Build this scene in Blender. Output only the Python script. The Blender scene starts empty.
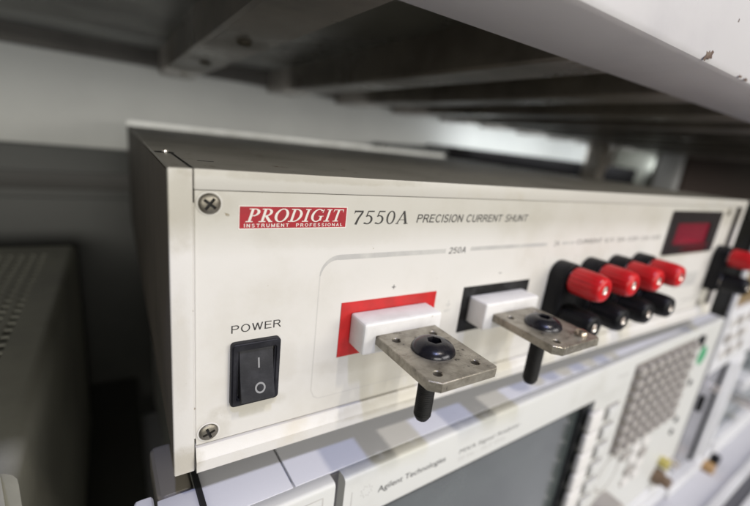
import bpy, bmesh, math, random
from mathutils import Vector, Matrix
random.seed(7)
R = math.radians
K = 0.001                                   # the script is written in millimetres
scene = bpy.context.scene
COL = scene.collection

# ------------------------------------------------------------------ materials
def mat(name, color, rough=0.5, metal=0.0, color2=None, scale=60, lo=0.4, hi=0.7, detail=6,
        bump=0.0, bscale=400, spots=None, spot_scale=250, spot_lim=0.74, stretch=(1, 1, 1),
        rvar=0.0, coat=0.0, emit=None, estr=0, sss=0.0, spec=None, stains=(), stain_col=(.36, .325, .245), scratch=None):
    m = bpy.data.materials.new(name); m.use_nodes = True
    nt = m.node_tree; N = nt.nodes; L = nt.links
    b = N['Principled BSDF']
    b.inputs['Base Color'].default_value = (*color, 1)
    b.inputs['Roughness'].default_value = rough
    b.inputs['Metallic'].default_value = metal
    b.inputs['Coat Weight'].default_value = coat
    if spec is not None: b.inputs['Specular IOR Level'].default_value = spec
    if sss:
        b.inputs['Subsurface Weight'].default_value = sss
        b.inputs['Subsurface Radius'].default_value = (0.004, 0.004, 0.004)
        b.inputs['Subsurface Scale'].default_value = 1.0
    if emit:
        b.inputs['Emission Color'].default_value = (*emit, 1); b.inputs['Emission Strength'].default_value = estr
    tc = N.new('ShaderNodeTexCoord'); mp = N.new('ShaderNodeMapping'); mp.inputs['Scale'].default_value = stretch
    L.new(tc.outputs['Object'], mp.inputs['Vector'])
    def noise(s, d=6, r=0.6):
        n = N.new('ShaderNodeTexNoise'); n.inputs['Scale'].default_value = s
        n.inputs['Detail'].default_value = d; n.inputs['Roughness'].default_value = r
        L.new(mp.outputs['Vector'], n.inputs['Vector']); return n
    def ramp(src, a, b_):
        mr = N.new('ShaderNodeMapRange'); mr.inputs['From Min'].default_value = a; mr.inputs['From Max'].default_value = b_
        mr.interpolation_type = 'SMOOTHSTEP'
        L.new(src, mr.inputs['Value']); return mr.outputs['Result']
    cur = None
    if color2 is not None:
        n = noise(scale, detail); mx = N.new('ShaderNodeMix'); mx.data_type = 'RGBA'
        mx.inputs[6].default_value = (*color, 1); mx.inputs[7].default_value = (*color2, 1)
        L.new(ramp(n.outputs['Fac'], lo, hi), mx.inputs[0]); cur = mx.outputs[2]
    if spots is not None:
        n = noise(spot_scale, 3); mx = N.new('ShaderNodeMix'); mx.data_type = 'RGBA'
        if cur: L.new(cur, mx.inputs[6])
        else: mx.inputs[6].default_value = (*color, 1)
        mx.inputs[7].default_value = (*spots, 1)
        L.new(ramp(n.outputs['Fac'], spot_lim, spot_lim + 0.03), mx.inputs[0]); cur = mx.outputs[2]
    def blend(fac, col):
        nonlocal cur
        mx = N.new('ShaderNodeMix'); mx.data_type = 'RGBA'
        if cur: L.new(cur, mx.inputs[6])
        else: mx.inputs[6].default_value = (*color, 1)
        mx.inputs[7].default_value = (*col, 1); L.new(fac, mx.inputs[0]); cur = mx.outputs[2]
    def math_(op, a, b_):
        n = N.new('ShaderNodeMath'); n.operation = op
        for i, q in enumerate((a, b_)):
            if isinstance(q, (int, float)): n.inputs[i].default_value = q
            else: L.new(q, n.inputs[i])
        return n.outputs[0]
    for (sx, sz, rx, rz, amt) in stains:          # grime with a shape of its own, x and z in mm
        sp_ = N.new('ShaderNodeSeparateXYZ'); L.new(tc.outputs['Object'], sp_.inputs[0])
        dx = math_('DIVIDE', math_('SUBTRACT', sp_.outputs[0], sx * .001), rx * .001)
        dz = math_('DIVIDE', math_('SUBTRACT', sp_.outputs[2], sz * .001), rz * .001)
        d2 = math_('ADD', math_('MULTIPLY', dx, dx), math_('MULTIPLY', dz, dz))
        n = noise(170, 8, .7); d3 = math_('ADD', d2, math_('MULTIPLY', math_('SUBTRACT', n.outputs['Fac'], .5), 2.2))
        blend(math_('MULTIPLY', ramp(d3, 1.25, .1), amt), stain_col)
    if scratch:
        tcm = N.new('ShaderNodeMapping'); tcm.inputs['Scale'].default_value = scratch; L.new(tc.outputs['Object'], tcm.inputs['Vector'])
        n = N.new('ShaderNodeTexNoise'); n.inputs['Scale'].default_value = 100; n.inputs['Detail'].default_value = 8; n.inputs['Roughness'].default_value = .75
        L.new(tcm.outputs['Vector'], n.inputs['Vector'])
        blend(math_('MULTIPLY', ramp(n.outputs['Fac'], .50, .72), .5), tuple(c * .35 for c in color))
    if cur: L.new(cur, b.inputs['Base Color'])
    if rvar:
        n = noise(scale * 0.7, 5); mr = N.new('ShaderNodeMapRange')
        mr.inputs['From Min'].default_value = 0.3; mr.inputs['From Max'].default_value = 0.7
        mr.inputs['To Min'].default_value = max(0.02, rough - rvar); mr.inputs['To Max'].default_value = min(1, rough + rvar)
        L.new(n.outputs['Fac'], mr.inputs['Value']); L.new(mr.outputs['Result'], b.inputs['Roughness'])
    if bump:
        n = noise(bscale, 4); bp = N.new('ShaderNodeBump'); bp.inputs['Strength'].default_value = bump
        bp.inputs['Distance'].default_value = 0.0003
        L.new(n.outputs['Fac'], bp.inputs['Height']); L.new(bp.outputs['Normal'], b.inputs['Normal'])
    return m

M = {}
M['panel'] = mat('panel_enamel', (.62, .60, .555), .42, color2=(.55, .525, .465), scale=24, lo=.42, hi=.72, bump=.08, bscale=900,
                 spots=(.30, .25, .17), spot_scale=330, spot_lim=.735, rvar=.08,
                 stains=((21, 17.5, 12, 3.4, 0.36), (32, 30, 4, 9, 0.18), (10, 12, 6, 6, 0.27), (10, 79, 7, 5, 0.21), (62, 25, 22, 4, 0.24), (118, 22, 30, 5, 0.21), (45, 70, 30, 4, 0.12), (150, 30, 20, 14, 0.15)))
M['bezel'] = mat('bezel_enamel', (.61, .59, .55), .38, color2=(.56, .52, .44), scale=45, lo=.52, hi=.8, bump=.12, bscale=1400,
                 spots=(.30, .26, .2), spot_scale=420, spot_lim=.72, rvar=.1,
                 stains=((2, 78, 5, 12, .4), (3, 4, 5, 6, .6), (70, 5, 26, 3, .4), (2, 40, 3, 20, .2), (130, 6, 24, 2, .4), (40, 87, 40, 1.6, .4)))
M['cover'] = mat('cover_textured_grey', (.36, .34, .30), .42, color2=(.25, .235, .20), scale=20, bump=.35, bscale=2200,
                 spots=(.13, .085, .05), spot_scale=160, spot_lim=.66, rvar=.12)
M['side_dim'] = mat('dim_rail', (.07, .066, .06), .6)
M['cover_side'] = mat('cover_side_grey', (.12, .105, .09), .6, color2=(.09, .08, .068), spec=.3, scale=30, bump=.3, bscale=1500)
M['rear_strip'] = mat('rear_edge_pale', (.74, .72, .66), .45, color2=(.6, .58, .52), scale=50)
M['print_black'] = mat('printed_black', (.035, .033, .032), .55)
M['caption'] = mat('caption_grey', (.17, .165, .155), .55)
M['print_grey'] = mat('printed_grey', (.42, .41, .385), .55, color2=(.5, .49, .45), scale=120)
M['print_pale'] = mat('printed_pale_grey', (.52, .50, .46), .55)
M['badge'] = mat('badge_red', (.40, .010, .022), .45, color2=(.33, .010, .02), scale=200)
M['badge_white'] = mat('badge_white', (.80, .76, .72), .45)
M['red_plate'] = mat('red_plate', (.50, .014, .014), .45, color2=(.38, .016, .014), scale=120, rvar=.1)
M['black_plate'] = mat('black_plate', (.008, .0075, .007), .5, spec=.15, color2=(.03, .03, .03), scale=120)
M['nylon'] = mat('white_nylon', (.69, .675, .65), .42, color2=(.60, .585, .555), scale=90, sss=.25, bump=.1, bscale=500, spots=(.5, .47, .42), spot_scale=260, spot_lim=.74)
M['steel_tab'] = mat('worn_steel', (.37, .34, .275), .38, metal=.6, color2=(.17, .15, .115), scale=210, lo=.34, hi=.76, detail=15,
                     bump=.55, bscale=900, scratch=(.5, 5, 5), spots=(.06, .05, .042), spot_scale=420, spot_lim=.66, rvar=.14)
M['tab_edge'] = M['steel_tab']
M['bolt'] = mat('black_oxide', (.014, .014, .019), .27, metal=.4, color2=(.028, .026, .028), scale=300, rvar=.1, bump=.1, bscale=1200)
M['bolt_dull'] = mat('black_oxide_dull', (.009, .009, .009), .6, spec=.25, color2=(.018, .017, .016), scale=300, bump=.3, bscale=2500)
M['screw'] = mat('nickel_screw', (.26, .24, .20), .45, metal=.9, color2=(.18, .16, .13), scale=400, bump=.15, bscale=2000)
M['recess'] = mat('dark_recess', (.012, .011, .010), .7)
M['switch'] = mat('switch_black', (.012, .012, .015), .5, spec=.22, color2=(.026, .026, .03), scale=200, bump=.12, bscale=2400, rvar=.1)
M['switch_mark'] = mat('switch_marks', (.22, .22, .22), .5)
M['cap_red'] = mat('cap_red', (.52, .012, .016), .30, color2=(.42, .010, .014), scale=80, spec=.35, sss=.05, bump=.1, bscale=900)
M['cap_black'] = mat('cap_black', (.007, .007, .008), .38, spec=.18, color2=(.012, .012, .012), scale=100)
M['jack'] = mat('jack_nickel', (.85, .80, .74), .28, metal=.9)
M['brass'] = mat('old_nickel', (.50, .42, .34), .35, metal=1)
M['display'] = mat('red_filter', (.19, .009, .024), .22, color2=(.13, .007, .018), scale=18, lo=.35, hi=.65, coat=.3)
M['display_frame'] = mat('display_frame', (.020, .016, .018), .18, coat=.4)
M['putty'] = mat('instrument_putty', (.57, .57, .535), .42, color2=(.50, .495, .45), scale=25, lo=.5, hi=.8, bump=.1, bscale=1100,
                 spots=(.42, .40, .35), spot_scale=300, spot_lim=.76)
M['putty_top'] = mat('instrument_top', (.64, .64, .66), .48, color2=(.56, .56, .575), scale=16, lo=.5, hi=.8, bump=.12, bscale=1400,
                     spots=(.4, .38, .35), spot_scale=240, spot_lim=.76)
M['seam'] = mat('seam_gap', (.09, .085, .085), .7)
M['gasket'] = mat('black_gasket', (.012, .012, .012), .6)
M['key'] = mat('key_grey', (.34, .315, .285), .5, color2=(.33, .31, .28), scale=150)
M['key_pale'] = mat('key_pale', (.66, .64, .60), .45)
M['key_mat'] = mat('key_surround', (.23, .21, .19), .6)
M['screen_frame'] = mat('screen_frame', (.012, .013, .013), .45)
M['screen'] = mat('lcd_glass', (.045, .054, .052), .20, color2=(.075, .088, .083), scale=9, coat=.6, rvar=.06)
M['green'] = mat('green_sticker', (.015, .30, .11), .4)
M['yellow'] = mat('yellow_cap', (.42, .36, .10), .4)
M['brown'] = mat('brown_plastic', (.15, .10, .06), .4)
M['tan'] = mat('tan_plastic', (.36, .22, .09), .4)
M['amber'] = mat('amber_window', (.24, .17, .085), .3)
M['white'] = mat('white_enamel', (.66, .66, .66), .38, color2=(.58, .58, .58), scale=25, bump=.08, bscale=800)
M['grey_recess'] = mat('grey_handle_recess', (.26, .26, .28), .25, color2=(.24, .24, .26), scale=14)
M['glass'] = mat('dark_glass', (.10, .125, .13), .12, color2=(.16, .19, .19), scale=12, coat=.5)
M['shelf'] = mat('shelf_enamel', (.55, .535, .535), .40, color2=(.46, .445, .455), scale=14, lo=.45, hi=.8, bump=.12, bscale=500,
                 spots=(.40, .37, .34), spot_scale=120, spot_lim=.76, rvar=.08)
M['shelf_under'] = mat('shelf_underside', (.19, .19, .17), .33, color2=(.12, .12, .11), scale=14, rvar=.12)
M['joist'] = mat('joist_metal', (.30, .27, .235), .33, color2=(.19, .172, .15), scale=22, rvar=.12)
M['rail'] = mat('rail_metal', (.20, .185, .165), .25, metal=.5, color2=(.13, .12, .11), scale=12)
M['chip'] = mat('paint_chip_rust', (.085, .05, .035), .8, color2=(.16, .12, .09), scale=500)
M['vent_case'] = mat('vented_case', (.27, .265, .22), .45, color2=(.2, .195, .165), scale=18, bump=.15, bscale=1200)
M['vent_hole'] = M['recess']
M['wall'] = mat('wall_paint', (.66, .65, .60), .7, color2=(.58, .57, .53), scale=5, bump=.1, bscale=200)
M['dark_box'] = mat('dark_enamel', (.042, .042, .036), .5, color2=(.03, .031, .026), scale=12)
M['black_box'] = mat('black_case', (.008, .007, .007), .8, spec=.1)
M['brown_box'] = mat('brown_enamel', (.075, .055, .048), .5)
M['lavender'] = mat('deck_laminate', (.56, .56, .585), .4, color2=(.50, .50, .53), scale=9, bump=.08, bscale=600)
M['deck_dark'] = mat('deck_channel', (.11, .11, .12), .5)
M['rubber'] = mat('rubber_foot', (.02, .02, .02), .8)

# ------------------------------------------------------------------ mesh helpers
def bevel(bm, geom_faces, w, seg=2):
    es = set()
    for f in geom_faces:
        for e in f.edges: es.add(e)
    bmesh.ops.bevel(bm, geom=list(es), offset=w, segments=seg, affect='EDGES', profile=.6)

def box(bm, x0, x1, y0, y1, z0, z1, bv=0, seg=2):
    t = bmesh.new()
    v = [t.verts.new((x, y, z)) for x in (x0, x1) for y in (y0, y1) for z in (z0, z1)]
    for q in ((0, 1, 3, 2), (4, 6, 7, 5), (0, 4, 5, 1), (2, 3, 7, 6), (0, 2, 6, 4), (1, 5, 7, 3)):
        t.faces.new([v[i] for i in q])
    bmesh.ops.recalc_face_normals(t, faces=t.faces)
    if bv: bevel(t, t.faces[:], bv, seg)
    merge(bm, t)

def merge(bm, t):
    me = bpy.data.meshes.new('tmp'); t.to_mesh(me); t.free(); bm.from_mesh(me); bpy.data.meshes.remove(me)

def prism(bm, pts, y0, y1, bv=0, seg=2, axis='y'):
    """outline in the XZ plane pushed along y (or XY outline pushed along z, or YZ outline along x)"""
    t = bmesh.new()
    def P(a, b, c):
        return {'y': (a, c, b), 'z': (a, b, c), 'x': (c, a, b)}[axis]
    A = [t.verts.new(P(a, b, y0)) for a, b in pts]; Bv = [t.verts.new(P(a, b, y1)) for a, b in pts]
    t.faces.new(A); t.faces.new(Bv[::-1]); n = len(pts)
    for i in range(n): t.faces.new((A[i], Bv[i], Bv[(i + 1) % n], A[(i + 1) % n]))
    bmesh.ops.recalc_face_normals(t, faces=t.faces)
    if bv:
        es = [e for e in t.edges if (e.verts[0].co - e.verts[1].co).length > 1e-6 and
              ((e.verts[0] in A) == (e.verts[1] in A))]
        bmesh.ops.bevel(t, geom=es, offset=bv, segments=seg, affect='EDGES', profile=.6)
    merge(bm, t)

def lathe(bm, prof, c=(0, 0, 0), axis='z', n=40, flute=0, fl_amp=0, fl_range=None):
    """prof: list of (radius, height)"""
    t = bmesh.new(); rings = []
    def P(a, b, h):
        return {'z': (c[0] + a, c[1] + b, c[2] + h), 'y': (c[0] + a, c[1] + h, c[2] + b), 'x': (c[0] + h, c[1] + a, c[2] + b)}[axis]
    for r, h in prof:
        if r < 1e-6: rings.append([t.verts.new(P(0, 0, h))]); continue
        ring = []
        for i in range(n):
            a = 2 * math.pi * i / n; rr = r
            if flute and (fl_range is None or fl_range[0] <= h <= fl_range[1]): rr = r + fl_amp * (math.cos(flute * a))
            ring.append(t.verts.new(P(rr * math.cos(a), rr * math.sin(a), h)))
        rings.append(ring)
    for A, B in zip(rings, rings[1:]):
        for i in range(n):
            j = (i + 1) % n
            if len(A) == 1 and len(B) == 1: continue
            if len(A) == 1: t.faces.new((A[0], B[i], B[j]))
            elif len(B) == 1: t.faces.new((A[i], B[0], A[j]))
            else: t.faces.new((A[i], B[i], B[j], A[j]))
    bmesh.ops.recalc_face_normals(t, faces=t.faces)
    merge(bm, t)

def rrect(x0, x1, z0, z1, r, n=6):
    out = []
    for cx, cz, a0 in ((x1 - r, z1 - r, 0), (x0 + r, z1 - r, 90), (x0 + r, z0 + r, 180), (x1 - r, z0 + r, 270)):
        for i in range(n + 1):
            a = R(a0 + 90 * i / n); out.append((cx + r * math.cos(a), cz + r * math.sin(a)))
    return out

def ringmesh(bm, outer, inner, y0, y1):
    """a flat frame with thickness between two outlines of the same length"""
    t = bmesh.new(); n = len(outer)
    vs = [[t.verts.new((a, y, b)) for a, b in o] for o in (outer, inner) for y in (y0, y1)]
    of, ob, inf, inb = vs
    for i in range(n):
        j = (i + 1) % n
        t.faces.new((of[i], of[j], inf[j], inf[i])); t.faces.new((ob[i], inb[i], inb[j], ob[j]))
        t.faces.new((of[i], ob[i], ob[j], of[j])); t.faces.new((inf[i], inf[j], inb[j], inb[i]))
    bmesh.ops.recalc_face_normals(t, faces=t.faces); merge(bm, t)

def empty(name, base, label, cat, group=None, rz=0, kind=None):
    o = bpy.data.objects.new(name, None); COL.objects.link(o)
    o.location = Vector(base) * K; o.rotation_euler = (0, 0, rz); o.empty_display_size = .01
    o['label'] = label; o['category'] = cat
    if group: o['group'] = group
    if kind: o['kind'] = kind
    o['base'] = list(base)
    return o

BASES = {}
def obj(name, bm, m, parent=None, smooth=30, origin=None, local=False):
    """links one mesh object; coordinates in mm, in the frame of the top-level thing"""
    o = None
    org = Vector(origin) if origin else Vector((0, 0, 0))
    base = Vector((0, 0, 0))
    if parent is not None:
        base = BASES.get(parent.name, Vector((0, 0, 0)))
    bmesh.ops.translate(bm, vec=-org, verts=bm.verts)
    bmesh.ops.scale(bm, vec=(K, K, K), verts=bm.verts)
    me = bpy.data.meshes.new(name); bm.to_mesh(me); bm.free()
    if smooth:
        for p in me.polygons: p.use_smooth = True
        try: me.set_sharp_from_angle(angle=R(smooth))
        except Exception: pass
    ms = m if isinstance(m, list) else [m]
    for x in ms: me.materials.append(x)
    o = bpy.data.objects.new(name, me); COL.objects.link(o)
    if parent is not None:
        o.parent = parent
    o.location = (org - base) * K
    BASES[o.name] = org
    return o

def thing(name, base, label, cat, **k):
    o = empty(name, base, label, cat, **k)
    BASES[o.name] = Vector(base)
    del o['base']
    return o

def frame_thing(name, base, label, cat, **k):
    """a thing whose children are written in the thing's own frame"""
    o = empty(name, base, label, cat, **k); BASES[o.name] = Vector((0, 0, 0)); del o['base']; return o

def NB(): return bmesh.new()

def solo(name, bm, m, label, cat, origin, kind=None, group=None):
    o = obj(name, bm, m, None, origin=origin)
    if kind: o['kind'] = kind
    o['label'] = label; o['category'] = cat
    if group: o['group'] = group
    return o

def cut(o, cutters):
    for c in cutters:
        md = o.modifiers.new('b', 'BOOLEAN'); md.operation = 'DIFFERENCE'; md.object = c; md.solver = 'EXACT'
    dg = bpy.context.evaluated_depsgraph_get(); dg.update()
    me = bpy.data.meshes.new_from_object(o.evaluated_get(dg))
    o.modifiers.clear(); old = o.data; o.data = me; bpy.data.meshes.remove(old)
    for c in cutters:
        d = c.data; bpy.data.objects.remove(c); bpy.data.meshes.remove(d)
    for p in o.data.polygons: p.use_smooth = True
    try: o.data.set_sharp_from_angle(angle=R(30))
    except Exception: pass

def copy_part(o, parent):
    c = o.copy(); COL.objects.link(c); c.parent = parent; BASES[c.name] = BASES.get(o.name, Vector((0, 0, 0))).copy()
    for ch in list(o.children): copy_part(ch, c)
    return c

# ------------------------------------------------------------------ lettering
def text_bm(s, x0, x1, z0, z1, y, shear=0.0, bold=0.0, spacing=1.0):
    cu = bpy.data.curves.new('t', 'FONT'); cu.body = s; cu.size = 1; cu.resolution_u = 3; cu.offset = bold
    cu.space_character = spacing; cu.fill_mode = 'FRONT'
    o = bpy.data.objects.new('t', cu); COL.objects.link(o)
    dg = bpy.context.evaluated_depsgraph_get(); dg.update()
    me = bpy.data.meshes.new_from_object(o.evaluated_get(dg))
    bpy.data.objects.remove(o); bpy.data.curves.remove(cu)
    t = bmesh.new(); t.from_mesh(me); bpy.data.meshes.remove(me)
    for v in t.verts: v.co.x += v.co.y * shear
    xs = [v.co.x for v in t.verts]; ys = [v.co.y for v in t.verts]
    a, b, c, d = min(xs), max(xs), min(ys), max(ys)
    for v in t.verts:
        X = x0 + (v.co.x - a) / (b - a) * (x1 - x0); Z = z0 + (v.co.y - c) / (d - c) * (z1 - z0)
        v.co = (X, y, Z)
    bmesh.ops.recalc_face_normals(t, faces=t.faces)
    return t

def add_text(bm, *a, **k): merge(bm, text_bm(*a, **k))

class Serif:
    """small hand-drawn roman letter set: every stroke is a ribbon or an elliptic arc"""
    def __init__(s): s.q = []
    def rib(s, pts):                       # (x, z, width)
        n = len(pts); L_, R_ = [], []
        for i, (x, z, w) in enumerate(pts):
            a = pts[max(0, i - 1)]; b = pts[min(n - 1, i + 1)]
            dx, dz = b[0] - a[0], b[1] - a[1]; l = math.hypot(dx, dz) or 1
            nx, nz = -dz / l, dx / l
            L_.append((x + nx * w / 2, z + nz * w / 2)); R_.append((x - nx * w / 2, z - nz * w / 2))
        for i in range(n - 1): s.q.append((L_[i], L_[i + 1], R_[i + 1], R_[i]))
    def rect(s, x0, x1, z0, z1): s.q.append(((x0, z0), (x1, z0), (x1, z1), (x0, z1)))
    def arc(s, cx, cz, rx, ry, tx, ty, a0, a1, n=26):
        O = []; I = []
        for i in range(n + 1):
            a = R(a0 + (a1 - a0) * i / n); c, d = math.cos(a), math.sin(a)
            O.append((cx + rx * c, cz + ry * d)); I.append((cx + (rx - tx) * c, cz + (ry - ty) * d))
        for i in range(n): s.q.append((O[i], O[i + 1], I[i + 1], I[i]))
    def tri(s, a, b, c): s.q.append((a, b, c))
    def stem(s, x, w=.16, lo=.13, hi=.13):
        s.rect(x, x + w, 0, 1); s.rect(x - lo, x + w + lo, 0, .065); s.rect(x - hi, x + w + hi * .6, .935, 1)
    def glyph(s, ch):
        if ch == 'P':
            s.stem(.14); s.rect(.28, .36, .935, 1); s.rect(.28, .36, .44, .485); s.arc(.36, .72, .34, .28, .17, .07, -90, 90); return .74
        if ch == 'R':
            s.glyph('P'); s.rib([(.36, .47, .15), (.56, .2, .16), (.72, .03, .16)]); s.rect(.62, .86, 0, .065); return .84
        if ch == 'O': s.arc(.46, .5, .44, .52, .175, .07, 0, 360, 44); return .94
        if ch == '0': s.arc(.33, .5, .29, .51, .12, .075, 0, 360, 40); return .68
        if ch == 'D':
            s.stem(.14); s.rect(.28, .36, .935, 1); s.rect(.28, .36, 0, .065); s.arc(.36, .5, .47, .5, .175, .07, -90, 90, 34); return .88
        if ch == 'I': s.stem(.16); return .48
        if ch == 'G':
            s.arc(.47, .5, .44, .52, .175, .07, 48, 312, 40); s.rect(.66, .81, .08, .44); s.rect(.55, .9, .42, .465)
            s.rib([(.77, .70, .04), (.79, .99, .06)]); s.rib([(.745, .15, .06), (.80, .1, .1)]); return .95
        if ch == 'T':
            s.rect(.31, .47, 0, 1); s.rect(.19, .59, 0, .065); s.rect(.03, .75, .935, 1)
            s.tri((.03, .955), (.03, .72), (.10, .955)); s.tri((.75, .955), (.75, .72), (.68, .955)); return .78
        if ch == '7':
            s.rect(.08, .62, .88, 1.0); s.tri((.08, .88), (.08, .74), (.15, .88)); s.rib([(.58, .90, .11), (.38, .45, .12), (.27, 0, .145)]); return .66
        if ch == '5':
            s.rect(.20, .60, .90, 1.0); s.rib([(.225, .97, .07), (.15, .56, .07)])
            s.arc(.27, .34, .30, .335, .13, .08, 128, -130, 34); s.arc(.10, .09, .06, .06, .06, .06, 0, 360, 12); return .66
        if ch == 'A':
            s.rib([(.09, 0, .075), (.46, 1.0, .075)]); s.rib([(.44, 1.0, .14), (.72, 0, .16)]); s.rect(.2, .62, .30, .345)
            s.rect(0, .2, 0, .065); s.rect(.56, .86, 0, .065); return .88
        return .4

def serif_bm(s, x0, x1, z0, z1, y, shear=.22, gap=.02):
    polys = []; adv = 0
    for ch in s:
        g = Serif(); w = g.glyph(ch)
        for q in g.q: polys.append([(a + adv + b * shear, b) for a, b in q])
        adv += w + gap
    xs = [p[0] for q in polys for p in q]; zs = [p[1] for q in polys for p in q]
    a, b, c, d = min(xs), max(xs), min(zs), max(zs)
    t = bmesh.new()
    for i, q in enumerate(polys):
        yy = y - .0006 * (i % 17)
        try: t.faces.new([t.verts.new((x0 + (p[0] - a) / (b - a) * (x1 - x0), yy, z0 + (p[1] - c) / (d - c) * (z1 - z0))) for p in q])
        except Exception: pass
    for f in t.faces:
        f.normal_update()
        if f.normal.y > 0: f.normal_flip()
    return t

class Sans(Serif):
    """plain single-weight capitals"""
    def __init__(s, w=.125): s.q = []; s.w = w
    def l(s, *p):
        for a, b in zip(p, p[1:]):
            dx, dz = b[0] - a[0], b[1] - a[1]; n = math.hypot(dx, dz); e = s.w * .5 / n * (0 if len(p) == 2 else 1)
            s.rib([(a[0] - dx * e, a[1] - dz * e, s.w), (b[0] + dx * e, b[1] + dz * e, s.w)])
    def o(s, cx, cz, rx, rz, a0=0, a1=360): s.arc(cx, cz, rx, rz, s.w, s.w, a0, a1, max(8, int(abs(a1 - a0) / 12)))
    def glyph(s, c):
        w = s.w; h = w / 2; t = 1 - h
        if c == 'I': s.l((h, 0), (h, 1)); return w
        if c == 'T': s.l((0, t), (.7, t)); s.l((.35, 0), (.35, t)); return .7
        if c == 'L': s.l((h, 1), (h, 0)); s.l((h, h), (.55, h)); return .55
        if c == 'E': s.l((h, 0), (h, 1)); s.l((h, t), (.62, t)); s.l((h, .53), (.58, .53)); s.l((h, h), (.64, h)); return .64
        if c == 'F': s.l((h, 0), (h, 1)); s.l((h, t), (.6, t)); s.l((h, .5), (.53, .5)); return .6
        if c == 'H': s.l((h, 0), (h, 1)); s.l((.7 - h, 0), (.7 - h, 1)); s.l((h, .53), (.7 - h, .53)); return .7
        if c == 'N': s.l((h, 0), (h, 1)); s.l((.7 - h, 0), (.7 - h, 1)); s.l((h, t), (.7 - h, h)); return .7
        if c == 'M': s.l((h, 0), (h, 1)); s.l((.82 - h, 0), (.82 - h, 1)); s.l((h, 1), (.41, .05)); s.l((.41, .05), (.82 - h, 1)); return .82
        if c == 'U': s.l((h, .3), (h, 1)); s.l((.7 - h, .3), (.7 - h, 1)); s.o(.35, .33, .35, .345, 180, 360); return .7
        if c == 'W': s.l((h, 1), (.27, .03)); s.l((.27, .03), (.49, .97)); s.l((.49, .97), (.71, .03)); s.l((.71, .03), (.98 - h, 1)); return .98
        if c == 'V': s.l((h, 1), (.35, .03)); s.l((.35, .03), (.7 - h, 1)); return .7
        if c == 'A': s.l((h, 0), (.36, .98)); s.l((.36, .98), (.72 - h, 0)); s.l((.16, .34), (.56, .34)); return .72
        if c in 'PR':
            s.l((h, 0), (h, 1)); s.l((h, t), (.40, t)); s.l((h, .5), (.40, .5)); s.o(.40, .72, .26, .2825, -90, 90)
            if c == 'R': s.l((.40, .5), (.68, 0)); return .7
            return .66
        if c == 'O': s.o(.4, .5, .4, .52); return .8
        if c == '0': s.o(.29, .5, .29, .51); return .58
        if c == 'C': s.o(.39, .5, .39, .52, 42, 318); return .74
        if c == 'S': s.o(.32, .725, .29, .295, 20, 262); s.o(.32, .275, .32, .295, 96, -160); return .64
        if c == '2': s.o(.28, .71, .28, .30, 170, -32); s.l((.49, .56), (.08, .08)); s.l((.02, h), (.58, h)); return .58
        if c == '5': s.l((.12, t), (.53, t)); s.l((.13, t), (.07, .5)); s.o(.28, .33, .28, .34, 135, -160); return .58
        return .32

def sans_bm(txt, x0, x1, z0, z1, y, shear=0, gap=.14, w=.125):
    polys = []; adv = 0
    for ch in txt:
        g = Sans(w); a = g.glyph(ch)
        for q in g.q: polys.append([(p + adv + c * shear, c) for p, c in q])
        adv += a + gap
    xs = [p[0] for q in polys for p in q]; a, b_ = min(xs), max(xs)
    t = bmesh.new()
    for i, q in enumerate(polys):
        yy = y - .0006 * (i % 17)
        f = t.faces.new([t.verts.new((x0 + (p[0] - a) / (b_ - a) * (x1 - x0), yy, z0 + p[1] * (z1 - z0))) for p in q]); f.normal_update()
        if f.normal.y > 0: f.normal_flip()
    return t

# ================================================================== THE CURRENT SHUNT
W, H, D = 377.5, 88.0, 337.0
shunt = thing('current_shunt_meter', (W / 2, D / 2, -12.9),
              'cream bench instrument with red badge, two bolted steel terminals and red and black posts',
              'test instrument')
# body panels
b = NB(); box(b, .6, W - .6, 2.0, D, 86.6, 87.7, .3); obj('top_cover', b, M['cover'], shunt)
b = NB(); box(b, 0, W, D - 2, D + .5, 80, 92.0, .6); obj('rear_edge_strip', b, M['rear_strip'], shunt)
b = NB(); box(b, .4, 2.0, 1.6, D - 4, .8, 86.4, .3); sp = obj('side_panel', b, M['cover_side'], shunt)
b = NB(); box(b, W - 2.0, W - .4, 1.6, D - 4, .8, 86.4, .3); obj('side_panel', b, M['cover_side'], shunt)
b = NB(); box(b, 2.2, W - 2.2, 3.2, D - 3.7, .2, 1.4); obj('bottom_plate', b, M['cover_side'], shunt)
b = NB(); box(b, 2.2, W - 2.2, D - 3.4, D - 1, 1.6, 80); obj('rear_panel', b, M['cover_side'], shunt)
# left corner bezel and right bezel, top and bottom rails
b = NB(); box(b, 0, 5.45, -.4, 1.5, 0, 87.9, .55, 3); obj('corner_bezel', b, M['bezel'], shunt)
b = NB(); box(b, W - 5.4, W, -.2, 1.5, 0, 87.9, .55, 3); obj('corner_bezel', b, M['bezel'], shunt)
b = NB(); box(b, 5.75, W - 5.6, 0, 1.6, 82.8, 87.9, .35, 2); obj('top_rail', b, M['bezel'], shunt)
b = NB(); prism(b, [(1.8, .1), (-1.5, .1), (-1.9, .6), (-1.9, 4.2), (-1.2, 5.3), (-.3, 7.9), (1.8, 8.0)], 5.75, W - 5.6, axis='x')
obj('bottom_rail', b, M['bezel'], shunt, smooth=20)
b = NB(); box(b, 5.9, 353.6, .45, 1.9, 8.25, 82.6, .12, 1); panel = obj('front_panel', b, M['panel'], shunt)
b = NB(); box(b, 5.42, 5.92, .75, 1.4, 10.5, 79.5); obj('corner_filler', b, M['bezel'], shunt)
# right hand grip slot
b = NB(); box(b, 354, W - 5.7, 3.0, 3.6, 8.25, 82.6); obj('grip_recess', b, M['key_mat'], shunt)
b = NB(); box(b, 354.2, 360.0, .3, 1.9, 8.3, 82.5, .2, 1); obj('panel_edge_strip', b, M['panel'], shunt)
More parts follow.
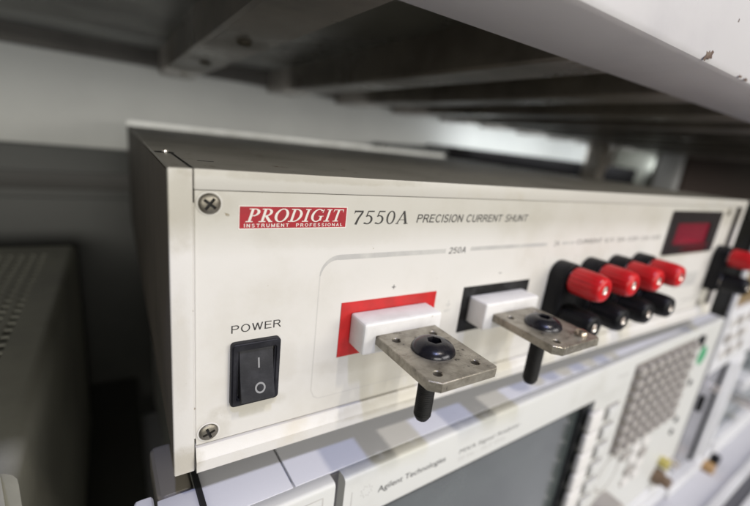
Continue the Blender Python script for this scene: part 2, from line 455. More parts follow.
# cover seam, slot and cover screw
b = NB(); box(b, 5.3, 6.0, 2.2, 44, 87.72, 87.8); box(b, 10, 14.5, 22.4, 23.2, 87.72, 87.8); obj('cover_seam', b, M['recess'], shunt)
b = NB(); lathe(b, [(2.9, 0), (2.9, .12), (2.2, .16), (0, .16)], (3.6, 45.5, 87.72)); h = obj('cover_hole', b, M['recess'], shunt)
b = NB(); lathe(b, [(1.0, 0), (1.0, .8), (.5, 1.1), (0, 1.15)], (3.8, 44.6, 87.8), n=16); obj('screw_tip', b, M['jack'], h)
for x, y in ((28, 30), (W - 28, 30), (28, D - 30), (W - 28, D - 30)):
    b = NB(); lathe(b, [(0, -12.9), (8, -12.9), (8.6, -12), (9, 0), (0, 0)], (x, y, .2), n=28); obj('foot', b, M['rubber'], shunt)
# cross head screws
def cross_screw(x, z, rot):
    b = NB(); lathe(b, [(3.15, .40), (3.15, .25), (2.95, .18), (2.75, .18), (2.72, .42)], (x, 0, z), axis='y')
    sc = obj('screw', b, M['bezel'], shunt)
    b = NB(); lathe(b, [(2.6, .44), (2.6, .05), (2.3, -.25), (1.5, -.5), (0, -.6)], (x, 0, z), axis='y')
    hd = obj('screw_head', b, M['screw'], sc)
    t = NB()
    box(t, -1.75, 1.75, -2, .6, -.38, .38); c1 = obj('c', t, M['recess'])
    t = NB(); box(t, -.38, .38, -2, .62, -1.75, 1.75); c2 = obj('c', t, M['recess'])
    for c in (c1, c2):
        c.location = Vector((x, 0, z)) * K; c.rotation_euler = (0, R(rot), 0)
    # head vertices live in the shunt's frame, so the cutters are moved there too
    hd_w = hd; bpy.context.view_layer.update()
    cut(hd_w, [c1, c2])
    t = NB(); lathe(t, [(1.9, .3), (0, .3)], (x, 0, z), axis='y', n=20); obj('cross_recess', t, M['recess'], sc)
cross_screw(9.3, 79.4, 38); cross_screw(9.3, 12.0, 70)
cross_screw(348.2, 79.4, 10); cross_screw(348.2, 12.0, 25)
YF = .45                                     # panel face
# badge
b = NB(); box(b, 16.7, 48.1, YF - .10, YF + .1, 72.9, 78.8); bad = obj('brand_badge', b, M['badge'], shunt)
b = NB(); 
for (x0, x1, z0, z1) in ((16.45, 16.7, 72.65, 79.05), (48.1, 48.35, 72.65, 79.05), (16.7, 48.1, 78.8, 79.05), (16.7, 48.1, 72.65, 72.9)):
    box(b, x0, x1, YF - .08, YF + .1, z0, z1)
obj('badge_border', b, M['badge_white'], bad)
b = serif_bm('PRODIGIT', 18.2, 47.2, 74.55, 78.35, YF - .13, shear=.25, gap=.035)
for (x0, x1) in (): pass
obj('badge_name', b, M['badge_white'], bad, smooth=0)
b = sans_bm('INSTRUMENT  PROFESSIONAL', 17.9, 47.0, 73.2, 74.15, YF - .13, gap=.34, w=.16)
obj('badge_subtitle', b, M['badge_white'], bad, smooth=0)
b = serif_bm('7550A', 50.9, 71.6, 73.5, 78.05, YF - .03, shear=.09, gap=.05); obj('model_number', b, M['print_black'], shunt, smooth=0)
b = sans_bm('PRECISION CURRENT SHUNT', 75.2, 133.4, 74.0, 76.85, YF - .03, shear=.14, gap=.13, w=.14)
obj('title_lettering', b, M['print_black'], shunt, smooth=0)
b = sans_bm('POWER', 15.2, 29.6, 42.6, 45.0, YF - .03, gap=.15, w=.12); obj('power_lettering', b, M['print_black'], shunt, smooth=0)
b = sans_bm('250A', 92.3, 100.8, 62.1, 64.5, YF - .03, shear=.15, w=.13); obj('rating_lettering', b, M['print_black'], shunt, smooth=0)
b = sans_bm('2A', 155.6, 159.6, 62.6, 64.8, YF - .03); obj('rating_lettering', b, M['caption'], shunt, smooth=0)
b = NB(); add_text(b, 'CURRENT  0.1V  25A  0.25V  2.5A  0.25V', 173, 258, 62.7, 65.0, YF - .03, bold=.012); obj('rating_lettering', b, M['caption'], shunt, smooth=0)
b = NB()
for i, (cx_, cz_) in enumerate(((69.4, 51.3), (123.2, 52.2))):
    box(b, cx_ - .8, cx_ + .8, YF - .04, YF + .02, cz_ - .13, cz_ + .13)
    if i == 0: box(b, cx_ - .13, cx_ + .13, YF - .045, YF + .02, cz_ - .8, cz_ + .8)
obj('polarity_marks', b, M['print_black'], shunt, smooth=0)
# earth sign between the plates, small captions above the posts
b = NB(); gx, gz = 96.6, 41.6
box(b, gx - .12, gx + .12, YF - .04, YF + .02, gz, gz + 1.5); box(b, gx - 1.3, gx + 1.3, YF - .04, YF + .02, gz - .35, gz - .1)
box(b, gx - .8, gx + .8, YF - .04, YF + .02, gz - .85, gz - .6); box(b, gx - .35, gx + .35, YF - .04, YF + .02, gz - 1.3, gz - 1.1)
add_text(b, '60V', gx - 1.6, gx + 1.8, gz - 3.4, gz - 2.1, YF - .03); obj('earth_mark', b, M['print_grey'], shunt, smooth=0)
for i in range(4):
    x = 151 + 24.4 * i
    b = NB(); box(b, x - .1, x + .14, YF - .04, YF + .02, 56.0, 57.8); box(b, x - .9, x + .9, YF - .03, YF + .02, 54.6, 55.0)
    obj('post_mark', b, M['print_grey'], shunt, smooth=0)
# printed grey outline of the terminal field
b = NB(); t_ = 1.3
box(b, 47.5, 90.8, YF - .03, YF + .02, 62.4, 64.1); box(b, 103.4, 150.8, YF - .03, YF + .02, 62.7, 64.3); box(b, 161.5, 171.5, YF - .03, YF + .02, 62.9, 64.3)
o_ = []; i_ = []
for k in range(9):
    a = R(90 + 90 * k / 8); o_.append((47.5 + 6.6 * math.cos(a), 57.5 + 6.6 * math.sin(a))); i_.append((47.5 + (4.9 + 1.3 * k / 8) * math.cos(a), 57.5 + (4.9 + 1.3 * k / 8) * math.sin(a)))
for k in range(8):
    prism(b, [o_[k], o_[k + 1], i_[k + 1], i_[k]], YF - .03, YF + .02)
obj('field_outline', b, M['print_grey'], shunt, smooth=0)
b = NB(); box(b, 40.9, 41.3, YF - .025, YF + .02, 17.5, 57.3); box(b, 44, 250, YF - .025, YF + .02, 13.6, 13.95)
prism(b, [(40.9, 17.5), (41.3, 17.5), (42.4, 15.0), (44, 13.95), (44, 13.6), (42.0, 14.7)], YF - .025, YF + .02)
obj('field_line', b, M['print_pale'], shunt, smooth=0)
# power switch
b = NB(); ringmesh(b, rrect(15.0, 29.3, 19.3, 39.9, 1.2), rrect(17.0, 27.5, 21.9, 37.4, .35), YF - 2.0, YF + .3)
bmesh.ops.bevel(b, geom=[e for e in b.edges if abs(e.verts[0].co.y - (YF - 2.0)) < .01 and abs(e.verts[1].co.y - (YF - 2.0)) < .01 and
                max(abs(e.verts[0].co.x - 22.1), abs(e.verts[1].co.x - 22.1)) > 0 and len(e.link_faces) == 2 and
                any(abs(f.normal.y) < .5 for f in e.link_faces)], offset=.55, segments=3, affect='EDGES')
sw = obj('power_switch', b, M['switch'], shunt)
b = NB(); prism(b, [(YF + 1.5, 22.1), (YF - 4.6, 22.1), (YF - 4.9, 22.6), (YF - 2.6, 29.2), (YF - 1.0, 36.7), (YF - .7, 37.2), (YF + 1.5, 37.2)], 17.3, 27.2, bv=.3, seg=2, axis='x')
rk = obj('rocker', b, M['switch'], sw, smooth=25)
# marks lie on the two slopes of the rocker
def on_rocker(bm):
    for v in bm.verts:
        z = v.co.z
        y = (YF - 4.9) + (z - 22.6) / 6.6 * 2.3 if z < 29.2 else (YF - 2.6) + (z - 29.2) / 7.5 * 1.6
        v.co.y = y - .05 + v.co.y
b = NB(); tmp = bmesh.new(); tmp.free()
s = Serif(); s.arc(22.9, 25.7, 1.55, 1.55, .5, .5, 0, 360, 30); s.rect(22.55, 23.05, 31.4, 34.4)
for q in s.q:
    f = b.faces.new([b.verts.new((a, 0, c)) for a, c in q])
on_rocker(b); bmesh.ops.recalc_face_normals(b, faces=b.faces); obj('switch_marks', b, M['switch_mark'], sw, smooth=0)
# display
b = NB(); ringmesh(b, rrect(264, 336, 52.2, 79.6, 1.5), rrect(273, 322, 58.6, 72.2, 1.0), YF - 1.2, YF + .3); dsp = obj('display_window', b, M['display_frame'], shunt)
b = NB(); box(b, 271, 329.5, YF - .35, YF + .05, 57, 75.2); obj('display_filter', b, M['display'], dsp)
b = NB(); box(b, 296, 331, YF - .05, YF + .1, 27.5, 37.5); obj('caption_block', b, M['print_grey'], shunt)
b = NB(); add_text(b, 'CURRENT MONITOR', 318, 345, 15.2, 17.6, YF - .03); obj('caption_lettering', b, M['print_grey'], shunt, smooth=0)
b = NB(); box(b, 338, 345, YF - .03, YF + .02, 58, 75); obj('caption_block', b, M['print_pale'], shunt)

# bolted steel terminals
def terminal(dx, plate_mat, kind):
    b = NB(); box(b, 49.5 + dx, 89.4 + dx, YF - .22, YF + .1, 28.1, 47.7); pl = obj('terminal_plate', b, plate_mat, shunt)
    pl['label'] = '%s backing plate behind the white block' % kind
    b = NB(); box(b, 53.2 + dx, 84.8 + dx, -9.4, YF - .2, 32.9, 44.0, 1.1, 4)
    blk = obj('insulator_block', b, M['nylon'], shunt)
    x0, x1, y0, y1 = 57.6 + dx, 82.2 + dx, -38.6, -9.0
    b = NB(); prism(b, [(x0, y1), (x0, y0 + 2.6), (x0 + 2.8, y0), (x1 - 1.0, y0), (x1, y0 + 1.0), (x1, y1)], 36.4, 39.5, bv=.2, seg=1, axis='z')
    tab = obj('terminal_tab', b, M['steel_tab'], shunt)
    cs = []
    for hx, hy in ((62.2, -14.2), (62.3, -34.2), (77.3, -33.7), (77.3, -14.2)):
        t = NB(); lathe(t, [(0, 34), (1.35, 34), (1.35, 39.25), (1.75, 39.7), (1.75, 41), (0, 41)], (hx + dx, hy, 0), n=24); cs.append(obj('c', t, M['recess']))
    bpy.context.view_layer.update(); cut(tab, cs)
    # button head bolt
    bx, by = 69.9 + dx, -23.0
    prof = [(0, 39.3), (6.7, 39.3), (6.9, 39.7), (6.8, 40.2), (6.4, 40.95), (5.6, 41.7), (4.6, 42.25), (3.6, 42.6), (2.5, 42.7), (0, 42.7)]
    b = NB(); lathe(b, prof, (bx, by, 0), n=48); hd = obj('bolt', b, M['bolt'], tab)
    t = NB(); lathe(t, [(0, 40.4), (2.4, 40.4), (2.4, 45), (0, 45)], (bx, by, 0), n=6); c = obj('c', t, M['recess'])
    bpy.context.view_layer.update(); cut(hd, [c])
    pr = [(0, 36.3), (2.55, 36.3)]; z = 36.0
    while z > 16.2:
        pr += [(2.85, z), (2.68, z - .35)]; z -= .7
    pr += [(2.3, 15.2), (1.9, 14.6), (0, 14.5)]
    b = NB(); lathe(b, pr, (bx, by, 0), n=28); obj('bolt_shank', b, M['bolt_dull'], tab)
    return tab
terminal(0, M['red_plate'], 'red')
tab2 = terminal(54.1, M['black_plate'], 'black')
b = NB(); lathe(b, [(0, 39.55), (2.3, 39.55), (2.3, 40.2), (1.9, 41.0), (1.0, 41.4), (0, 41.45)], (131.2, -34.0, 0), n=24); obj('stud_screw', b, M['brass'], tab2)


# binding posts
def post(cx):
    pts = [(cx - 7.2, 23.6)]
    for k in range(13):
        a = R(180 - 180 * k / 12); pts.append((cx + 7.2 * math.cos(a), 48.6 + 7.2 * math.sin(a)))
    pts.append((cx + 7.2, 23.6))
    b = NB(); prism(b, pts, -7.4, YF - .05, bv=.7, seg=2); bp_ = obj('binding_post', b, M['cap_black'], shunt)
    for cz, mk in ((48.6, 'cap_red'), (31.0, 'cap_black')):
        b = NB(); lathe(b, [(0, -7.3), (4.4, -7.3), (4.4, -8.6), (0, -8.6)], (cx, 0, cz), axis='y', n=28); obj('collar', b, M['jack'], bp_)
        b = NB(); lathe(b, [(4.2, -8.5), (5.9, -8.6), (6.1, -9.2), (6.0, -18.6), (5.7, -21.2), (5.1, -22.3), (4.2, -22.7), (2.3, -22.7), (2.2, -20)],
                        (cx, 0, cz), axis='y', n=96, flute=18, fl_amp=.2, fl_range=(-18.8, -9)); pc = obj('post_cap', b, M[mk], bp_, smooth=50, origin=(cx, -9, cz)); pc.rotation_euler = (R(random.uniform(-.6, .6)), R(random.uniform(-20, 20)), R(random.uniform(-.6, .6)))
        b = NB(); lathe(b, [(2.1, -20.4), (2.1, -22.2), (1.8, -22.4), (1.5, -22.2), (1.4, -21.0), (0, -20.9)], (cx, 0, cz), axis='y', n=24)
        obj('jack', b, M['jack'], bp_)
    return bp_
for i in range(4): post(164.0 + 24.3 * i)
post(352.5)

# ================================================================== SIGNAL ANALYSER UNDERNEATH (own, slightly turned frame)
RZ = math.atan(.0323)
an = frame_thing('signal_analyzer', (0, -12.7, -13), 'pale analyser with dark screen and dense keypad lying under the cream instrument',
                 'test instrument', rz=RZ)
def blk(name, m, x0, x1, y0, y1, z0, z1, par, bv=0, seg=2):
    b = NB(); box(b, x0, x1, y0, y1, z0, z1, bv, seg); return obj(name, b, m, par)
blk('case', M['putty'], 24, 429, 9, 330, -178, -1.6, an)
# top skin in panels with real gaps
blk('top_cover', M['putty_top'], 8.9, 34.5, 5.1, 44, -1.5, 0, an, .25)
blk('top_cover', M['putty_top'], 24, 34.5, 44.2, 330, -1.5, 0, an, .25)
blk('top_cover', M['putty_top'], 35.3, 426, 5.2, 330, -1.5, 0, an, .25)
blk('gasket', M['gasket'], 7.2, 8.8, -1.5, 45, -1.4, .9, an, .3)
blk('corner_strap', M['putty_top'], -3.6, 7.1, 2.5, 19, -1.5, .1, an, .4)
M['strap_shade'] = mat('strap_rear_shaded', (.20, .18, .145), .5)  # shade on the rear of the corner strap, put into its colour
blk('strap_rear', M['strap_shade'], -3.4, 7.1, 19.2, 44, -12, 0, an, 2.5, 3)  # rear part of the strap, in the painted shade colour
blk('side_handle', M['putty_top'], -9.5, -4.2, 8.0, 24, -30, -1.6, an, 1.5, 3)
blk('seam_strip', M['seam'], 8.9, 426, 4.45, 5.05, -1.5, -.5, an)
def bez(name, x0, x1, y_f=0.0, par=None, m=None):
    b = NB(); prism(b, [(8.9, -1.5), (8.9, -26), (y_f, -26), (y_f, -3.2), (y_f + .5, -1.2), (y_f + 1.6, -.3), (y_f + 3.2, -.1), (3.2, -.1)], x0, x1, axis='x')
    return obj(name, b, m or M['putty'], par or an, smooth=40)
# front bezel top bar split by the slot near the left end
b = NB(); prism(b, [(8.9, -1.5), (8.9, -178), (0, -178), (0, -1.6), (.25, -.7), (.8, -.15), (1.5, 0), (4.4, 0)], 9, 47.6, axis='x'); fb = obj('front_bezel', b, M['putty'], an, smooth=40)
b = NB(); prism(b, [(8.9, -1.5), (8.9, -20.6), (0, -20.6), (0, -1.6), (.25, -.7), (.8, -.15), (1.5, 0), (4.4, 0)], 51.4, 426, axis='x'); obj('front_bezel', b, M['putty'], an, smooth=40)
blk('front_face', M['putty'], 51.4, 65.5, .0, 8.9, -178, -20.7, an)
blk('front_face', M['putty'], 224.5, 426, .0, 8.9, -160, -20.7, an)
blk('front_face', M['putty'], 65.6, 224.4, .0, 8.9, -178, -151, an)
blk('slot', M['seam'], 47.7, 51.3, 4.5, 8.8, -178, -1.6, an)
blk('corner_bezel', M['putty'], -3.6, 7.1, .2, 2.4, -178, -.2, an, .8)
b = NB(); ringmesh(b, rrect(13, 43.4, -40, -3.6, .6), rrect(13.5, 42.9, -39.5, -4.1, .5), -.05, .02); obj('inset_line', b, M['print_grey'], an)
b = NB(); box(b, 54.6, 55.0, -.05, .02, -20, -7); obj('inset_line', b, M['print_grey'], an)
# screen
b = NB(); ringmesh(b, rrect(65.6, 224.4, -150.9, -20.7, .5), rrect(69, 217, -147, -24.5, .5), 2.2, 8.8); sf = obj('screen', b, M['screen_frame'], an)
blk('screen_glass', M['screen'], 68.5, 217.5, 4.2, 6, -147.5, -24, sf)
# lettering
b = NB()
for k in range(16):
    a = 2 * math.pi * k / 16; r = 1.9 + (.6 if k % 2 else 0)
    cx_, cz_ = 61 + r * math.cos(a), -9.4 + r * math.sin(a)
    box(b, cx_ - .22, cx_ + .22, -.05, .02, cz_ - .22, cz_ + .22)
obj('maker_emblem', b, M['print_grey'], an, smooth=0)
b = NB(); add_text(b, 'Agilent Technologies', 66.3, 100.6, -13.6, -10.0, -.03, bold=.008); obj('maker_lettering', b, M['print_black'], an, smooth=0)
b = NB(); add_text(b, 'MXA Signal Analyzer', 108.5, 150.2, -13.2, -10.4, -.03, shear=.15); obj('model_lettering', b, M['print_black'], an, smooth=0)
b = NB(); add_text(b, '20 Hz - 26.5 GHz', 108.5, 140, -16.6, -14.6, -.03); obj('model_lettering', b, M['print_grey'], an, smooth=0)
b = NB(); add_text(b, 'Preset', 246, 260, -12.5, -9.6, -.03, bold=.01); obj('key_caption', b, M['print_grey'], an, smooth=0)
# soft keys with their bracket marks
kb = NB(); box(kb, 219.3, 231.8, -3.4, .1, -40.6, -28.0, 1.4, 3); k0 = obj('soft_key', kb, M['key_pale'], an, origin=(231.5, 0, -34.4))
for i in range(1, 8):
    c = copy_part(k0, an); c.location.z -= 14.6 * K * i
for i in range(7):
    z = -32 - 14.6 * i
    kk = blk('side_key', M['putty'], 243.5, 257, -2.6, .1, z - 8.6, z, an, .9, 2); blk('key_shade', M['key_mat'], 242.2, 258.3, -.1, .1, z - 9.8, z + 1.2, kk)  # dark backing paints the shade around each pale key
blk('key_mat', M['key_mat'], 268.5, 371.5, -.25, .05, -79, -7.6, an, .1, 1)
for r_ in range(8):
    for c_ in range(8):
        x = 270.2 + 12.7 * c_; z = -15.6 - 8.8 * r_
        b = NB(); box(b, x, x + 8.6, -4.2, -.2, z, z + 5.6, 1.0, 2)
        obj('key', b, M['key'], an)
for i in range(3):
    for j in range(4):
        x = 292 + 17 * i; z = -93 - 10.5 * j
        if i == 0 and j > 0: continue
        b = NB(); box(b, x, x + 11.5, -1.8, .05, z, z + 6.6, .8, 2); obj('key', b, M['key_pale'] if (i + j) % 3 else M['key'], an)
b = NB(); ringmesh(b, rrect(262, 292, -113, -83, 14.9, 8), rrect(263.2, 290.8, -111.8, -84.2, 13.7, 8), -.2, .1); obj('dial_ring', b, M['key'], an)
b = NB(); lathe(b, [(0, -13), (13.6, -13), (14.6, -12), (15.4, 0.05), (0, .05)], (279, 0, -131), axis='y', n=60, flute=30, fl_amp=.25, fl_range=(-12.5, -.5)); obj('tuning_knob', b, M['key'], an)
for x, z in ((391.5, -53.5), (390.4, -90), (388.8, -102)):
    b = NB(); lathe(b, [(0, -1), (2.6, -1), (3.0, 0.05), (0, .05)], (x, 0, z), axis='y', n=24); obj('socket', b, M['cap_black'], an)
b = NB(); lathe(b, [(0, -.25), (8.6, -.25), (8.8, 0.05), (0, .05)], (398.3, 0, -29.5), axis='y', n=40); obj('sticker', b, M['green'], an)
b = NB(); box(b, 375, 384.5, -2.2, .05, -17.5, -7.5, .8, 2); obj('power_key', b, M['cap_black'], an)
# RF connector with dust caps
b = NB(); lathe(b, [(0, -13), (4.5, -13), (5, -12), (5, -6), (7.5, -5.8), (7.5, .05), (0, .05)], (386, 0, -147), axis='y', n=30); cn = obj('connector', b, M['brown'], an)
b = NB(); lathe(b, [(0, -7), (4.5, -7), (5, -6), (5, .05), (0, .05)], (389, 0, -133), axis='y', n=30); obj('connector_cap', b, M['yellow'], an)
b = NB(); lathe(b, [(0, -9), (3.5, -9), (4, .05), (0, .05)], (411, 0, -141), axis='y', n=24); obj('socket', b, M['jack'], an)
blk('foot_rail', M['white'], 4, 426, -4.0, 8.8, -187, -178.3, an, 1, 2)
blk('lower_trim', M['white'], 224.5, 426, -1.6, 8.9, -177.9, -160.3, an, 1, 2)

# ================================================================== SECOND ANALYSER TO THE RIGHT
a2 = frame_thing('rack_analyzer', (0, -12.7, -13), 'white framed instrument cut off at the right edge, with grey handle recess and tilted dark glass screen', 'test instrument', rz=RZ)
blk('case', M['dark_box'], 441, 446, 3.4, 11.9, -186, 84, a2)
blk('case', M['dark_box'], 441, 860, 12, 330, -186, 84, a2)
blk('face_frame', M['white'], 438.5, 446, 0, 3.2, -60, 86, a2, 1.2, 3)
blk('face_frame', M['white'], 446.1, 860, .8, 11.9, -60, 2.5, a2, .6)
blk('face_frame', M['white'], 446.1, 860, .8, 11.9, 70, 86, a2, .6)
blk('amber_window', M['amber'], 446.1, 860, 4, 11.9, 2.6, 69.9, a2)
blk('handle_recess', M['grey_recess'], 441, 497, 3.5, 11.9, -180, -60.1, a2)
blk('handle_grip', M['cap_black'], 453, 459, -1, 3.4, -104, -86, a2, 2.5, 3)
blk('recess_edge', M['gasket'], 497.1, 503.5, 1.5, 11.9, -180, -60.1, a2)
b = NB(); lathe(b, [(0, -3), (3.4, -2.4), (4, 2), (4, 3.4), (0, 3.4)], (489, 0, -88), axis='y', n=24); obj('rivet', b, M['jack'], a2)
blk('frame_post', M['white'], 503.6, 546, -1.5, 11.9, -180, -60.1, a2, 1.5, 3)
blk('post_rib', M['white'], 515, 519, -4, -1.4, -178, -62, a2, 1, 2)
blk('glass_screen', M['glass'], 546.1, 860, 6, 11.9, -171, -60.1, a2)
blk('hinge_block', M['white'], 552, 585, -9, 5.8, -104, -90, a2, 2, 3)
b = NB(); lathe(b, [(0, -14), (5, -13), (6, -8), (6, 5.8), (0, 5.8)], (620, 0, -141), axis='y', n=24); obj('rivet', b, M['jack'], a2)
blk('bottom_rail', M['white'], 430, 860, -6, 11.9, -192, -180.2, a2, 2, 3)
blk('rail_lip', M['white'], 546.1, 860, -4, 5.8, -180, -171.2, a2, 1.2, 2)
for i in range(4):
    for j in range(3):
        b = NB(); box(b, 452 + 17 * i, 462 + 17 * i, -1.2, .9, -14 - 16 * j, -5 - 16 * j, .8, 2); obj('key', b, M['key'] if (i + j) % 2 else M['key_pale'], a2)
b = NB(); lathe(b, [(0, -14), (5.5, -13.6), (6, -12), (6, -5.5), (0, -5.5)], (543, 0, -187), axis='y', n=26); obj('plug', b, M['cap_black'], a2)
b = NB(); lathe(b, [(0, -16), (6, -15.5), (6.6, -14), (6.6, -5.5), (0, -5.5)], (522, 0, -189), axis='y', n=26); obj('plug', b, M['tan'], a2)
a2['label'] = 'white framed instrument with dark glass and grey handle recess at the right edge'

# ================================================================== LOWER DECK
deck = frame_thing('instrument_deck', (0, -12.7, -13), 'pale lavender deck with raised ribs sticking out below the two lower instruments', 'shelf', rz=RZ)
blk('deck_plate', M['lavender'], 0, 1100, -260, 330, -206, -192.5, deck, 1)
blk('rib', M['white'], 432, 1100, -37, -29, -192.4, -190, deck, 1, 3)
blk('rib', M['white'], 432, 1100, -55, -47, -192.4, -190, deck, 1, 3)
blk('channel', M['deck_dark'], 432, 1100, -46.5, -37.5, -192.4, -191.6, deck)
blk('channel', M['deck_dark'], 432, 1100, -66, -57, -192.4, -191.6, deck)

# ================================================================== SHELF OVERHEAD
sh = thing('metal_shelf', (400, 190, -210), 'grey white steel shelf overhead with chipped paint on its front lip and dark ribs underneath', 'shelf')
ZF = 135.0
RS = 0.0
b = NB(); prism(b, [(-38.5, ZF + 2.4), (-37.8, ZF + .7), (-36.2, ZF), (-4.4, ZF), (-4.2, ZF + 1.2), (-36.0, ZF + 1.3), (-36.9, ZF + 2.2), (-37.1, ZF + 75), (-38.5, ZF + 75)], -420, 1500, axis='x')
lip = obj('front_lip', b, M['shelf'], sh, smooth=40)
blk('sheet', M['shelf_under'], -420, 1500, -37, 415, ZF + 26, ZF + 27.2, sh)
blk('top_panel', M['shelf'], -420, 1500, -37, 415, ZF + 27.3, ZF + 75, sh)
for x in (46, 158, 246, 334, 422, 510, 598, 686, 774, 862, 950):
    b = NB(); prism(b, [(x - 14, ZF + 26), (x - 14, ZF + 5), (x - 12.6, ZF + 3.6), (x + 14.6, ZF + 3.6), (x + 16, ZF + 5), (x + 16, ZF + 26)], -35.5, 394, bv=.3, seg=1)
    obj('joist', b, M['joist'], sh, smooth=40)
b = NB(); prism(b, [(401, ZF + 10), (388, ZF + 10), (386.5, ZF + 11.4), (386.5, ZF + 25.8), (401, ZF + 25.8)], -420, 1500, axis='x'); obj('back_rail', b, M['rail'], sh, smooth=30)
# paint chips: thin irregular flakes on the lip
def chip(cx, cz, pts, y=-38.56):
    b = NB(); prism(b, [(cx + a, cz + c) for a, c in pts], y, y + .12); return obj('paint_chip', b, M['chip'], lip, smooth=0)
chip(153.6, 137.4, [(-3.2, -1.5), (-1.9, -.2), (-2.3, .9), (-1.0, .7), (-.3, 1.5), (.6, 1.0), (1.6, 1.9), (2.9, 1.6), (2.2, .5), (2.7, -.4), (1.2, -.5), (.3, -1.2), (-.8, -.7), (-1.9, -2.0)])
chip(182.6, 136.1, [(-1.4, -.5), (-.6, .4), (.5, .2), (1.5, .5), (1.1, -.5), (.1, -.3)])
chip(188.4, 136.0, [(-1.8, -.4), (-.4, .5), (1.6, .1), (.7, -.6)])
chip(167.3, 150.8, [(-.4, -.6), (-.1, .6), (.4, .3), (.3, -.5)])
for jy in (120, 225, 330):
    b = NB(); lathe(b, [(0, -1.8), (2.2, -1.7), (3.6, -.9), (4.0, 0), (0, 0)], (47, jy, ZF + 3.5), n=20); obj('joist_rivet', b, M['screw'], sh)
# uprights at the far right of the shelf
blk('upright', M['white'], 905, 925, 262, 300, -192, ZF + 25, sh, 1)
blk('upright', M['joist'], 700, 722, 300, 330, -192, ZF + 25, sh, 1)
b = NB(); prism(b, [(712, 84), (716, 84), (770, 160), (764, 160)], 300, 304); obj('brace', b, M['joist'], sh)
b = NB(); prism(b, [(-37.0, ZF + 60), (390, ZF + 60), (390, ZF + 76), (-37, ZF + 76)], 1500.1, 1503, axis='x'); obj('end_plate', b, M['shelf'], sh)

# ================================================================== BACKGROUND
solo('back_wall', (lambda b: (box(b, -900, 905, 402, 412, -400, 420), b)[1])(NB()), M['wall'], 'pale grey painted wall behind the shelf', 'wall', (0, 402, -400), kind='structure')
solo('floor', (lambda b: (box(b, -1500, 3000, -2500, 2500, -420, -400), b)[1])(NB()), M['dark_box'], 'dark floor', 'floor', (0, 0, -400), kind='structure')
cab = thing('storage_cabinet', (-300, 390, -399.9), 'black cabinet standing low against the wall behind the vented instrument', 'cabinet')
b = NB(); box(b, -600, 280, 378, 400, -399.9, 61, 2); obj('carcass', b, M['dark_box'], cab)
b = NB(); box(b, -590, 270, 374, 377.8, 22, 38, 1); obj('rail', b, M['side_dim'], cab)
b = NB(); box(b, -590, 270, 374, 377.8, -380, 14, 1); obj('door', b, M['dark_box'], cab)
bb = thing('black_case', (900, 370, -192.4), 'long black case on the deck behind the cream instrument, its top edge just showing', 'equipment case')
b = NB(); box(b, 392, 1300, 346, 398, -192.4, 104, 2.5, 2); obj('case_body', b, M['black_box'], bb)
b = NB(); prism(b, [(286, 97.2), (286, 62), (391.8, 62), (391.8, 102), (372, 99.8)], 346, 380); obj('case_flap', b, M['dark_box'], bb)
# a pale cabinet and dark curtain seen far right
solo('pale_locker', (lambda b: (box(b, 926, 1040, 310, 398, -399.9, 330, 2), b)[1])(NB()), M['vent_case'], 'pale grey locker beyond the white shelf upright', 'locker', (980, 350, -400))
solo('dark_locker', (lambda b: (box(b, 1042, 1600, 300, 398, -399.9, 330, 2), b)[1])(NB()), M['brown_box'], 'dark locker at the far right end of the wall', 'locker', (1300, 350, -400))
# vented instrument on the left
vx = -41.0; vz = -13.0
vi = thing('vented_instrument', (-150, 160, -192.4), 'dark beige instrument with rows of small vent slots in its lid, at the left edge', 'test instrument')
nx_, ny_ = 10, 28; px_, py_ = 6.4, 8.2; gx0 = vx - 17 - nx_ * px_; gy0 = 46.0
def slab(x0, x1, y0, y1, b, z1=vz, z0=vz - 1.2): box(b, x0, x1, y0, y1, z0, z1)
b = NB()
slab(-330, gx0, 37, 300, b); slab(gx0 + nx_ * px_, vx - 5, 37, 300, b)
slab(gx0, gx0 + nx_ * px_, 37, gy0, b); slab(gx0, gx0 + nx_ * px_, gy0 + ny_ * py_, 300, b)
for i in range(nx_):
    x = gx0 + i * px_
    slab(x, x + 3.0, gy0, gy0 + ny_ * py_, b)
    for j in range(ny_): slab(x + 3.0, x + px_, gy0 + j * py_, gy0 + j * py_ + 2.8, b, vz - .05)
obj('vented_lid', b, M['vent_case'], vi, smooth=0)
b = NB(); prism(b, [(vx - 5, vz), (vx - 3, vz - .5), (vx - 1.2, vz - 1.8), (vx - .2, vz - 3.6), (vx, vz - 6), (vx, -186), (vx - 2, -186), (vx - 5, -170), (vx - 5, vz)], 37, 300, axis='y')
obj('side_cover', b, M['vent_case'], vi, smooth=60)
b = NB(); box(b, -329, vx - 5.2, 37.2, 299, -186, -20); obj('inner_case', b, M['recess'], vi)
b = NB(); box(b, -330, vx - 3.5, 17, 36.8, -186, vz + 1.5, 2, 3); obj('front_bezel', b, M['white'], vi)
for x, y in ((-300, 40), (-70, 40), (-300, 270), (-70, 270)):
    b = NB(); lathe(b, [(0, -192.4), (9, -192.4), (9, -186.1), (0, -186.1)], (x, y, 0), n=24); obj('foot', b, M['rubber'], vi)
ld = thing('left_deck', (-300, 100, -399.9), 'dark deck under the vented instrument', 'shelf')
b = NB(); box(b, -600, -1, -120, 372, -206, -192.5); obj('deck_plate', b, M['dark_box'], ld)
for x in (-580, -30):
    b = NB(); box(b, x, x + 20, 0, 20, -399.9, -206.1); obj('leg', b, M['dark_box'], ld)
for x in (40, 1060):
    blk('leg', M['dark_box'], x, x + 24, 0, 24, -386.8, -206.1, deck)
sp = sh
for x in (-415, 1450):
    b = NB(); box(b, x, x + 22, 375, 397, -399.9, ZF + 25); obj('upright', b, M['joist'], sh)

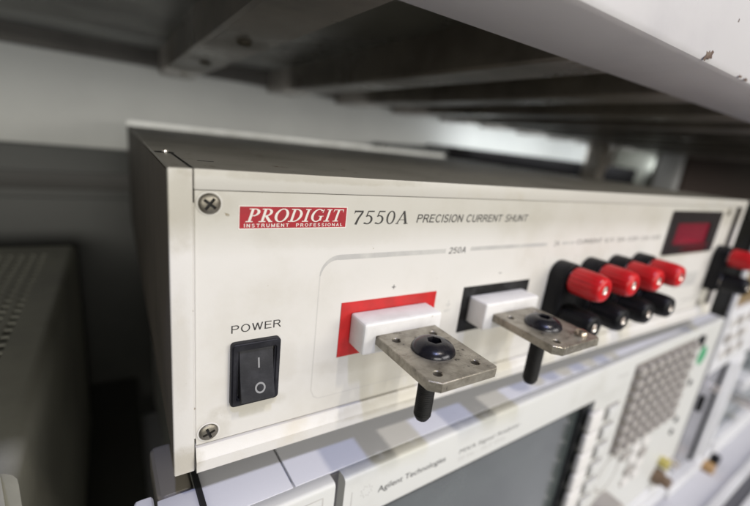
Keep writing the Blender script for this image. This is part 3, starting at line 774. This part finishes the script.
# ================================================================== CAMERA
RC = [(0.84555921, -0.52194043, 0.11228452), (-0.04806448, -0.28388483, -0.95765297), (0.53171367, 0.80435539, -0.26512822)]
cd = bpy.data.cameras.new('camera'); cam = bpy.data.objects.new('camera', cd); COL.objects.link(cam); scene.camera = cam
m = Matrix(((RC[0][0], -RC[1][0], -RC[2][0]), (RC[0][1], -RC[1][1], -RC[2][1]), (RC[0][2], -RC[1][2], -RC[2][2]))).to_4x4()
m.translation = Vector((-0.113 * 88, -1.198 * 88, 1.124 * 88)) * K
cam.matrix_world = m
cd.sensor_width = 36; cd.lens = 36 * 404.7 / 750; cd.clip_start = .005; cd.clip_end = 50
cd.dof.use_dof = True; cd.dof.focus_distance = .119; cd.dof.aperture_fstop = 6.2

# ================================================================== LIGHT
w = bpy.data.worlds.new('World'); scene.world = w; w.use_nodes = True
bg = w.node_tree.nodes['Background']; bg.inputs[0].default_value = (1, .93, .80, 1); bg.inputs[1].default_value = .082
def lamp(name, target, d, dist, sx, sy, power, col):
    l = bpy.data.lights.new(name, 'AREA'); l.shape = 'RECTANGLE'; l.size = sx; l.size_y = sy; l.energy = power; l.color = col
    o = bpy.data.objects.new(name, l); COL.objects.link(o)
    d = Vector(d).normalized(); o.location = Vector(target) * K + d * dist
    o.rotation_mode = 'QUATERNION'; o.rotation_quaternion = d.to_track_quat('Z', 'Y')
    return o
T = (70, 0, -13)
lamp('ceiling_lamp_cool', T, (-.12, -.55, 1), 1.7, .05, .10, 12, (.50, .57, 1.0))
lamp('ceiling_lamp_warm', T, (.166, -.55, 1), 1.7, .05, .10, 10.5, (1.0, .92, .78))
lamp('room_light', (120, 0, 40), (.55, -1, .32), 1.5, .9, .6, 15.5, (1.0, .97, .92))
lamp('fill_light_left', (60, 200, 100), (-.22, -1, .10), 1.7, .9, .4, 12, (1.0, .98, .90))  # added fill from front left, brightens the wall under the shelf
lamp('wall_fill_light', (40, 402, 120), (0, -1, -.10), .09, .9, .03, .12, (.93, .96, 1.0))  # added unseen fill close to the wall, brightens its left part
lamp('wall_fill_light', (690, 402, 120), (-.05, -1, -.05), .075, .5, .025, .32, (.86, .93, 1.0))  # second added fill, brightens the right part of the wall
scene.view_settings.view_transform = 'Standard'; scene.view_settings.look = 'None'
scene.view_settings.exposure = -0.08; scene.view_settings.gamma = 1
scene.render.engine = 'CYCLES'
